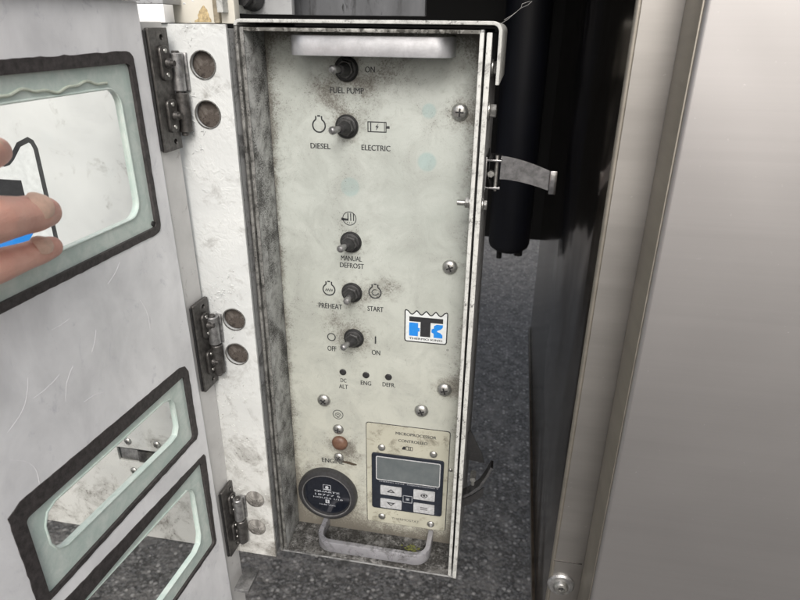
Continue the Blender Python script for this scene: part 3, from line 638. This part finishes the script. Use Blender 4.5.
link('symbol', flatmesh('symbol', ribbon(fr([(-1.6, -1.8), (4.2, -1.8), (4.2, 1.8), (-1.6, 1.8)]), .0005, True)+[fr([(-5.2, -1.8), (-2.1, -1.8), (-2.1, 1.8), (-4.0, 1.6), (-5.2, -.2)])]+[fr([(.2, -1.4), (1.0, -1.4), (1.0, 1.4), (.2, 1.4)]), fr([(1.8, -1.4), (2.6, -1.4), (2.6, 1.4), (1.8, 1.4)])], FT, 0, .0001), M['black'], th)
for x, y in ((381.7, 447.3), (433.5, 454.3), (382, 516), (430.7, 524)):
    c = onY(x, y, PY-.0008); screw_at(c, (0, -1, 0), .0035, M['zinc'], th, cross=False)
c = onY(450.5, 470, PY); screw_at(c, (0, -1, 0), .0019, M['zinc'], cb, cross=False)

# pull handles: flat bar bent into a U
def handle(x0, x1, z0, z1, yf, th_=.0035, rc=.012, name='pull_handle', yb=PY, lab=None, mat=None):
    def path(o, r, k):
        P = [(x0+o, yb)]
        for i in range(9): a = R(180+90*i/8); P.append((x0+o+r+r*math.cos(a), yf+o+r+r*math.sin(a)))
        for i in range(9): a = R(270+90*i/8); P.append((x1-o-r+r*math.cos(a), yf+o+r+r*math.sin(a)))
        P.append((x1-o, yb)); return P
    A = path(0, rc, 0); B = path(th_, rc-th_, 0)
    return flat(name, [A+B[::-1]], FZ(0), z0, z1, mat or M['aluminium'], cb, .0006, lab)
handle(.0322, .1402, -.0215, -.0090, .006, lab='upper handle')
handle(.0335, .1395, -.4480, -.4365, .0003, .0046, .014, lab='lower handle', mat=M['alu_worn'])
# moss scraps lying on the tray floor
bm = bmesh.new()
for i in range(46):
    q = Vector((random.gauss(.122, .004), .020+random.gauss(0, .003), -.4498+abs(random.gauss(0, .0006)))); s_ = random.uniform(.0004, .0011); bmesh.ops.create_icosphere(bm, subdivisions=1, radius=s_, matrix=Matrix.Translation(q) @ Matrix.Diagonal((1.5, 1, .6, 1)))
mo = bmobj('moss', bm, plain('moss', (.16, .17, .05), .8, 0, .5, 600, .5), None); mo['label'] = 'scraps of yellowish moss on the tray floor behind the lower handle'; mo['category'] = 'moss'; mo['kind'] = 'stuff'
bm = bmesh.new()
for i in range(420):
    q = Vector((random.uniform(.008, .157), random.uniform(.0, .033)**1, -.4502)); s_ = random.uniform(.00015, .0006); bmesh.ops.create_icosphere(bm, subdivisions=1, radius=s_, matrix=Matrix.Translation(q))
mo = bmobj('grit', bm, M['grimefloor'], None); mo['label'] = 'grey grit and flakes scattered on the tray floor'; mo['category'] = 'grit'; mo['kind'] = 'stuff'

# studs and bolts through the right wall
def xbolt(px, py, Y, X, L, r=.0042, hexa=True, washer=True, sgn=1, name='side_bolt', stud=0):
    c = onY(px, py, Y); c = Vector((X, Y, c.z)); n = Vector((sgn, 0, 0)); bm = bmesh.new()
    if washer: bcyl(bm, c, c+n*.001, r*1.35, bev=.0002)
    bcyl(bm, c+n*.001, c+n*(.001+L), r, hexa=hexa, bev=.0004, seg=18)
    if stud: bcyl(bm, c+n*(.001+L), c+n*(.001+L+stud), r*.5, bev=.0003, seg=14)
    return bmobj(name, bm, M['zinc'], cb)
xbolt(500, 68, .02, .1653, .0045, .0042)
xbolt(493, 111, .012, .1653, .0042, .0044)
xbolt(483, 205, .010, .1653, .0026, .0036)
xbolt(470, 203, .008, .1580, .0032, .0040, sgn=-1, stud=.0055, name='stud')

# draw latches on the right wall
lt = bmesh.new(); LZ = onY(495, 172, .035).z
bbox(lt, .1652, .1664, .022, .060, LZ-.0120, LZ+.0125, .0003); bbox(lt, .1660, .1762, .026, .052, LZ+.0088, LZ+.0102, .0003); bbox(lt, .1660, .1762, .026, .052, LZ-.0105, LZ-.0090, .0003)
la = bmobj('latch', lt, M['bright_steel'], cb, label='open upper draw latch')
bm = bmesh.new(); bcyl(bm, (.1728, .031, LZ-.0125), (.1728, .031, LZ+.0125), .0013, seg=14); bmobj('pin', bm, M['zinc'], la)
bm = bmesh.new(); bcyl(bm, (.1692, .033, LZ-.0005), (.1692, .029, LZ-.0005), .0025, seg=14, hexa=True); bmobj('hook', bm, M['zinc'], la)
# arm: curved strip reaching right
bm = bmesh.new(); prev = None; NA = 14
for i in range(NA+1):
    t_ = i/NA; x = .1755+.0345*t_; y = .034+.004*math.sin(t_*PI*.5); zc = LZ+.0035-.0085*t_**1.5; hh = .0082-.0012*t_
    ring = [bm.verts.new((x, y, zc+hh)), bm.verts.new((x, y, zc-hh)), bm.verts.new((x, y+.0012, zc-hh)), bm.verts.new((x, y+.0012, zc+hh))]
    if prev:
        for k in range(4): bm.faces.new((prev[k], prev[(k+1) % 4], ring[(k+1) % 4], ring[k]))
    else: bm.faces.new(ring)
    prev = ring
bm.faces.new(prev[::-1]); bbox(bm, .2100, .2150, .0330, .0365, LZ-.0050-.0086, LZ-.0050+.0080, .0006)
bmobj('latch_arm', bm, M['bright_steel'], la)
LZ2 = onY(472, 480, .03).z
X0 = .1652
bm = bmesh.new()
q = lambda x, y, Y=.02: (lambda v: (max(v.x, X0+.0003), v.z))(onY(x, y, Y))
l2 = flat('latch', [[(X0, q(466, 448)[1]), (X0+.002, q(468, 444)[1]), q(481, 470), q(483, 478), (X0, q(463, 474)[1])]], FY(.02), -.0215, -.020, M['rubber'], cb, .0002, 'half open lower draw latch')
link('latch_bow', flatmesh('latch_bow', ribbon([(X0+.0004, q(462, 494)[1]), q(470, 491), q(480, 484), q(487, 474), q(492, 465)], .0022), FY(.02), -.006, .004), M['bright_steel'], l2)
bm = bmesh.new(); w = onY(473, 477, .018); bcyl(bm, (w.x, .024, w.z), (w.x, .014, w.z), .0026, hexa=True); bcyl(bm, (w.x, .02, w.z-.010), (w.x, .02, w.z), .0016, seg=12); bmobj('pin', bm, M['zinc'], l2)
link('latch_bow', flatmesh('latch_bow', [[(X0+.0004, q(461, 496)[1]), q(472, 493), q(484, 485), q(483, 493), q(472, 501), (X0+.0004, q(461, 504)[1])]], FY(.02), .002, .0035), M['rubber'], l2)

# ------------------------------------------------------------------ open access door with windows
A4 = R(4); BT = R(.8)
U = Vector((math.sin(A4), math.cos(A4), 0)); Zv = Vector((0, 0, 1))
U2 = U*math.cos(BT)+Zv*math.sin(BT); V2 = Zv*math.cos(BT)-U*math.sin(BT)
DF = frame((-.040, -.020, 0), U2, V2)
def dd(px, py, h=0):
    P_ = onp(px, py, DF[3], DF[3].dot(DF[0])+h)-DF[0]; return (P_.dot(U2), P_.dot(V2))
dr_ = thing('access_door', 'open white metal door with three windows and steel hinges, seen from inside', 'door', (-.04, -.02, -.5))
w1 = rrect(-.172, -.129, -.0335, -.0195, .006); w1o = (-.170, -.1255, -.0345, -.024)
w2o = (-.181, -.2975, -.0315, -.240); w3o = (-.181, -.4120, -.0280, -.3230)
def rc(b, g, r=.004): return rrect(b[0]-g, b[1]-g, b[2]+g, b[3]+g, r)
holes = [rc(w1o, 0, .003)[::-1], rc(w2o, 0, .003)[::-1], rc(w3o, 0, .003)[::-1]]
EDGE = -.0195
flat('door_skin', [[(-.215, -.53), (EDGE+.0045, -.53), (EDGE, .0085), (-.215, .0085)]]+holes, DF, -.0012, 0, M['door'], dr_, .0002)
flat('edge_strip', [[(EDGE+.0048, -.53), (.0085, -.53), (.0035, -.0025), (EDGE+.0003, -.0025)]], DF, -.006, -.0012, M['strip'], dr_, .0003)
flat('top_fold', [[(-.215, .0088), (EDGE-.001, .0088), (EDGE-.001, .0102), (-.215, .0102)]], DF, -.02, .003, M['greyplate'], dr_, .0003)
# light scratches in the door paint and smears on it
for x0_, y0_, x1_, y1_, k_ in ((28, 378, 8, 432, 3), (73, 366, 66, 402, -2), (60, 374, 34, 398, 1), (10, 460, 40, 492, 4), (96, 330, 92, 352, 1), (120, 262, 108, 284, 1), (52, 330, 70, 318, -1), (140, 300, 150, 330, 2), (84, 402, 104, 392, 1)):
    a_ = Vector(dd(x0_, y0_)); b_ = Vector(dd(x1_, y1_)); nn_ = Vector((-(b_-a_).y, (b_-a_).x)); L_ = []
    for i in range(9): t_ = i/8; L_.append(tuple(a_.lerp(b_, t_)+nn_*(.05*k_*math.sin(t_*PI)+.02*mnoise.noise(Vector((t_*5, x0_, 0))))))
    link('scratch', flatmesh('scratch', ribbon(L_, random.uniform(.00012, .00028)), DF, 0, .00012), plain('scratch', (.90, .90, .92), .5, 0, .1, 400, 0) if 'scr' not in M else M['scr'], dr_)
# sealant bands: uneven, brushed on around each opening
def band(outer, inner, seed): 
    return flat('sealant_band', [wob(outer, .0006, 330, seed), inner], DF, -.0020, .0005, M['sealant'], dr_)
band(rrect(-.176, -.1295, -.0312, -.0180, .006), rc(w1o, -.0007, .003), 1)
band([(-.1885, -.3000), (-.0300, -.3000), (-.0270, -.297), (-.0268, -.2400), (-.030, -.2340), (-.036, -.2318), (-.180, -.2285), (-.189, -.232)], rc(w2o, -.0007, .003), 2)
band([(-.1885, -.4140), (-.0268, -.4140), (-.0255, -.411), (-.022, -.3225), (-.024, -.3195), (-.180, -.3090), (-.189, -.312)], rc(w3o, -.0007, .003), 3)
# mint coloured frames of the windows (recessed), with clear panes
def win(b, open_, lab):
    w = flat('window_frame', [rc(b, .002, .003), open_], DF, -.006, -.0016, M['mint'], dr_, .0006, lab)
    # bead round the opening
    bm = bmesh.new(); L = [DF[0]+U2*p[0]+V2*p[1]+DF[3]*(-.0014) for p in open_+[open_[0]]]; btube(bm, L, .0007, 8); bmobj('bead', bm, M['mint'], w)
    link('pane', flatmesh('pane', [open_], DF, -.0042, -.0032), M['pane'], w); return w
o1 = rrect(-.169, -.1138, -.0468, -.0369, .010)
o2 = [(-.0577, -.2478), (-.050, -.2500), (-.0465, -.2560), (-.0465, -.2765), (-.0500, -.2825), (-.0575, -.2835), (-.160, -.2795), (-.1665, -.276), (-.1695, -.2690), (-.1695, -.2560), (-.1660, -.2490), (-.1600, -.2465)]
o3 = [(-.0500, -.3350), (-.0440, -.3395), (-.0417, -.3460), (-.0422, -.3880), (-.0450, -.3955), (-.0520, -.3990), (-.162, -.3980), (-.1690, -.3930), (-.1690, -.3330), (-.1630, -.3270)]
o1 = [(p[0], p[1]) for p in o1]
win(w1o, o1, 'large upper window'); win(w2o, o2, 'middle window'); win(w3o, o3, 'lowest window')
# sagging glue bead along the top of the upper window
bm = bmesh.new(); pts = []
for i in range(60):
    u = -.168+.112*i/59; pts.append(DF[0]+U2*u+V2*(-.0335+.0013*math.sin(u*150)+.0006*math.sin(u*430+1))+DF[3]*(-.0012))
btube(bm, pts, .0008, 8); bmobj('glue_bead', bm, plain('glue', (.50, .55, .47), .4, 0, .2, 300, .3), dr_)
bm = bmesh.new(); c = DF[0]+U2*(-.0365)+V2*(-.1225)+DF[3]*(-.0012)
blathe(bm, c, DF[3], [(.0018, -.001), (.0016, .0006), (0, .0008)], 16); bmobj('rivet', bm, M['rubber'], dr_)
box('bottom_bracket', -.034, -.020, -.034, -.008, -.478, -.474, M['steel_mid'], dr_, .0006)

def hinge(zc, ub, lab):
    f = DF; o = f[0]
    h = flat('hinge', [rrect(ub, zc-.0372, ub+.0195, zc+.0372, .0008), circ(ub+.0125, zc+.0318, .0017, 16), circ(ub+.0125, zc-.0318, .0017, 16)], f, .0002, .0030, M['steel_dark'], dr_, .0003, lab)
    link('edge_gap', flatmesh('edge_gap', [rrect(ub-.0013, zc-.036, ub-.0002, zc+.036, .0004)], f, .0001, .0016), M['rubber'], h)
    for dz in (.0168, -.0152):
        flat('lug', [rrect(ub+.0062, zc+dz-.0105, ub+.0162, zc+dz+.0105, .0035)], f, .0030, .0052, M['steel_dark'], h, .0007)
        for k in (-.0068, .0072):
            bm = bmesh.new(); blathe(bm, o+U2*(ub+.0112)+V2*(zc+dz+k)+f[3]*.0052, f[3], [(.0016, -.0003), (.0014, .0006), (0, .001)], 14); bmobj('rivet', bm, M['zinc'], h)
        bm = bmesh.new(); c = o+U2*(ub+.0118)+V2*(zc+dz)+f[3]*.0052; bcyl(bm, c, c+f[3]*.0032, .0031, .0028, hexa=False, seg=18, bev=.0006); bcyl(bm, c+f[3]*.0032, c+f[3]*.0052, .0018, seg=12); bmobj('bolt', bm, M['steel_dark'], h)
    # barrel on the panel side
    x = BX(zc)
    bm = bmesh.new(); bcyl(bm, (x, -.0145, zc-.0010), (x, -.0145, zc+.0225), .0044, bev=.0006, seg=26); bbox(bm, x+.0005, x+.0052, -.0112, -.0088, zc-.001, zc+.0225, .0003); bmobj('knuckle', bm, M['steel_mid'], h)
    bm = bmesh.new(); bcyl(bm, (x+.0008, -.0142, zc-.0270), (x+.0008, -.0142, zc-.0018), .0045, bev=.0006, seg=26); bmobj('knuckle', bm, M['steel_dark'], h)
    bm = bmesh.new(); bcyl(bm, (x, -.0145, zc-.0295), (x, -.0145, zc+.0238), .0026, seg=16, bev=.0005); bmobj('hinge_pin', bm, M['steel_dark'], h)
    return h
def BX(z): return -.0358+(-z)*.014
hinge(-.0430, -.0175, 'uppermost hinge'); hinge(-.2300, -.0130, 'middle hinge'); hinge(-.4080, -.0115, 'lowest hinge, blackened with dirt')

# ------------------------------------------------------------------ stainless cabinet on the right
XA, XB = .2378, .2612; YP, YD = -.05, -.086; ZB = -.488
cab = thing('stainless_cabinet', 'brushed stainless steel cabinet with a corner post and large plain door panel', 'cabinet', (.4, .2, ZB))
me = flatmesh('corner_post', [[(XA, ZB), (XB+.004, ZB), (XB+.004, .35), (XA, .35)]], FY(YP), -.0015, 0, .0005); smooth(me); link('corner_post', me, M['stainless_post'], cab)
# rounded outer edge of the post
bm = bmesh.new(); bcyl(bm, (XA+.0012, YP+.0014, ZB), (XA+.0012, YP+.0014, .35), .0018, seg=18); bmobj('post_edge', bm, M['stainless_edge'], cab)
box('side_panel', XA, XA+.0015, YP+.0016, .58, ZB, .35, M['polished'], cab, .0002)
box('bottom_hem', XA-.0030, XA-.0003, YP+.0016, .58, ZB-.0002, ZB+.010, M['brown_edge'], cab, .0006)
# door panel, its hemmed edge proud of the post
bm = bmesh.new(); bbox(bm, XB, .75, YD, YP-.0004, -.62, .35, .0022, 3); bmobj('door_panel', bm, M['stainless'], cab)
box('door_edge', XB-.0009, XB-.0001, YD+.0022, YP-.0006, -.62, .35, M['stainless_edge'], cab, .0002)
box('interior', XA+.003, .75, YP+.002, .57, ZB+.001, .34, M['void'], cab, .001)
# thin dark strip drawn for a crease, and fixing bolt at the foot of the post
c = onY(561, 588, YP-.004)
z_ = onY(563, 561, YP).z
box('post_crease', XA+.001, XB-.002, YP-.0008, YP-.0001, z_-.0004, z_+.0004, M['steel_dark'], cab, .0001)
bm = bmesh.new(); blathe(bm, (c.x, YP-.0001, c.z), (0, -1, 0), [(.0100, 0), (.0100, .001), (.0088, .0024), (.0060, .0026), (0, .0027)], 40); wsh = bmobj('cup_washer', bm, M['steel_mid'], cab)
bm = bmesh.new(); blathe(bm, (c.x, YP-.0026, c.z), (0, -1, 0), [(.0056, 0), (.0054, .0016), (.0044, .0030), (.0027, .0035), (.0024, .0020), (0, .0018)], 32); bmobj('socket_bolt', bm, M['zinc'], cab)
bm = bmesh.new(); bcyl(bm, (c.x, YP-.0044, c.z), (c.x, YP-.0048, c.z), .0022, hexa=True); bmobj('socket', bm, M['rubber'], cab)

# ------------------------------------------------------------------ cobweb threads in the gap
bm = bmesh.new()
for L in ([(504, 20), (514, 14), (521, 8), (528, 5), (532, 1)], [(521, 8), (522, 4), (530, 1)], [(500, 24), (507, 20), (516, 12)]):
    btube(bm, [onY(x, y, .04) for x, y in L], .00012, 5)
o = bmobj('cobweb', bm, plain('web', (.35, .35, .34), .8, 0, .2, 100, 0), None); o['label'] = 'thin grey cobweb thread hanging off the upper right corner of the control box'; o['category'] = 'cobweb'

# ------------------------------------------------------------------ hand gripping the door edge
def dpt(px, py, h): return onp(px, py, DF[3], DF[3].dot(DF[0])+h)
hand = []                                # chains of (point, radius)
def chain(L): hand.append(L)
D3 = lambda u, v, h: DF[0]+U2*u+V2*v+DF[3]*h
mt = dpt(45, 212, .016); rt = dpt(51, 247, .012); it = dpt(-4, 151, .014)
def loc(P_): q_ = P_-DF[0]; return Vector((q_.dot(U2), q_.dot(V2), q_.dot(DF[3])))
m_, r_, i_ = loc(mt), loc(rt), loc(it)
def finger(tip, base, r, lift=.010):
    P = []
    for k in range(13):
        t_ = k/12; q_ = tip.lerp(base, t_); h = q_.z+lift*math.sin(min(1, t_*1.1)*PI)*.9
        rr = r*(.80+.22*min(1, t_*3.5)) if k else r*.70
        rr *= 1+.06*math.cos((t_*2.6)*2*PI); P.append((D3(q_.x, q_.y, h), rr))
    chain(P)
def ext(tip, px, py, h, u): q_ = loc(dpt(px, py, h)); k = (u-tip.x)/(q_.x-tip.x); return Vector((u, tip.y+(q_.y-tip.y)*k, h))
bI, bM, bR = ext(i_, -60, 158, .022, -.236), ext(m_, -10, 219, .020, -.238), ext(r_, -10, 268, .015, -.237); bP = Vector((-.232, bR.y-.020, .017))
finger(i_, bI, .0088); finger(m_, bM, .0103, .006); finger(r_, bR, .0077, .003); finger(Vector((-.206, r_.y-.034, .011)), bP, .0066, .006)
wr = D3(-.315, m_.y-.030, .004)
for b, rr in ((bI, .0105), (bM, .011), (bR, .0105), (bP, .0095)):
    p0 = D3(*b); chain([(p0.lerp(wr, k/8), rr+(.016-rr)*k/8) for k in range(9)])
chain([(D3(-.225, m_.y-.004, -.022), .0085), (D3(-.250, m_.y-.004, -.020), .010), (D3(-.275, m_.y-.012, -.012), .012), (wr, .017)])   # thumb behind the door
chain([(wr, .024), (D3(-.36, m_.y-.045, .0), .026), (D3(-.45, m_.y-.08, -.0), .034), (D3(-.58, m_.y-.14, -.01), .04)])
bm = bmesh.new()
for L in hand:
    for k in range(len(L)-1):
        (a, ra), (b, rb) = L[k], L[k+1]; n_ = max(2, int((b-a).length/.0016))
        for j in range(n_+(1 if k == len(L)-2 else 0)):
            t_ = j/n_; bmesh.ops.create_icosphere(bm, subdivisions=2 if ra < .012 else 2, radius=ra+(rb-ra)*t_, matrix=Matrix.Translation(a.lerp(b, t_)))
me = bpy.data.meshes.new('person'); bm.to_mesh(me); bm.free()
tmp = bpy.data.objects.new('tmp', me); COL.objects.link(tmp)
md = tmp.modifiers.new('r', 'REMESH'); md.mode = 'VOXEL'; md.voxel_size = .0011; md.use_smooth_shade = True
ms = tmp.modifiers.new('s', 'SMOOTH'); ms.iterations = 6; ms.factor = .5
bpy.context.view_layer.update(); dg = bpy.context.evaluated_depsgraph_get(); me2 = bpy.data.meshes.new_from_object(tmp.evaluated_get(dg)); bpy.data.objects.remove(tmp)
me2.polygons.foreach_set('use_smooth', [True]*len(me2.polygons))
hd = link('person', me2, M['skin']); hd['label'] = 'bare hand gripping the open door, fingertips over its upper window at the left edge'; hd['category'] = 'person'
# nails follow the finger backs
def nail(tip, base, r, s=1):
    ax = (D3(*base)-D3(*tip)).normalized(); c0 = D3(*tip); toc = (CAM-c0); nrm = toc.normalized()*.8+V2*.25; nrm = (nrm-ax*nrm.dot(ax)).normalized(); sd_ = ax.cross(nrm)
    bm = bmesh.new(); G = []
    for i in range(9):
        row = []
        for j in range(9):
            a = -1+2*i/8; b = -1+2*j/8
            k = math.sqrt(max(0, 1-.42*b*b)); k2 = math.sqrt(max(0, 1-.35*a*a)); x = a*k*.0060*s+.0108; y = b*k2*.72
            ang = y*.95; row.append(bm.verts.new(c0+ax*x+(nrm*math.cos(ang)+sd_*math.sin(ang))*(r*.985+.0010*(1-.55*(a*a+b*b)))))
        G.append(row)
    for i in range(8):
        for j in range(8): bm.faces.new((G[i][j], G[i+1][j], G[i+1][j+1], G[i][j+1]))
    bmobj('fingernail', bm, M['nail'], hd)
nail(m_, bM, .0105, 1.0); nail(r_, bR, .0079, .85); nail(i_, bI, .0090)

# cleanup: recalc view layer
bpy.context.view_layer.update()
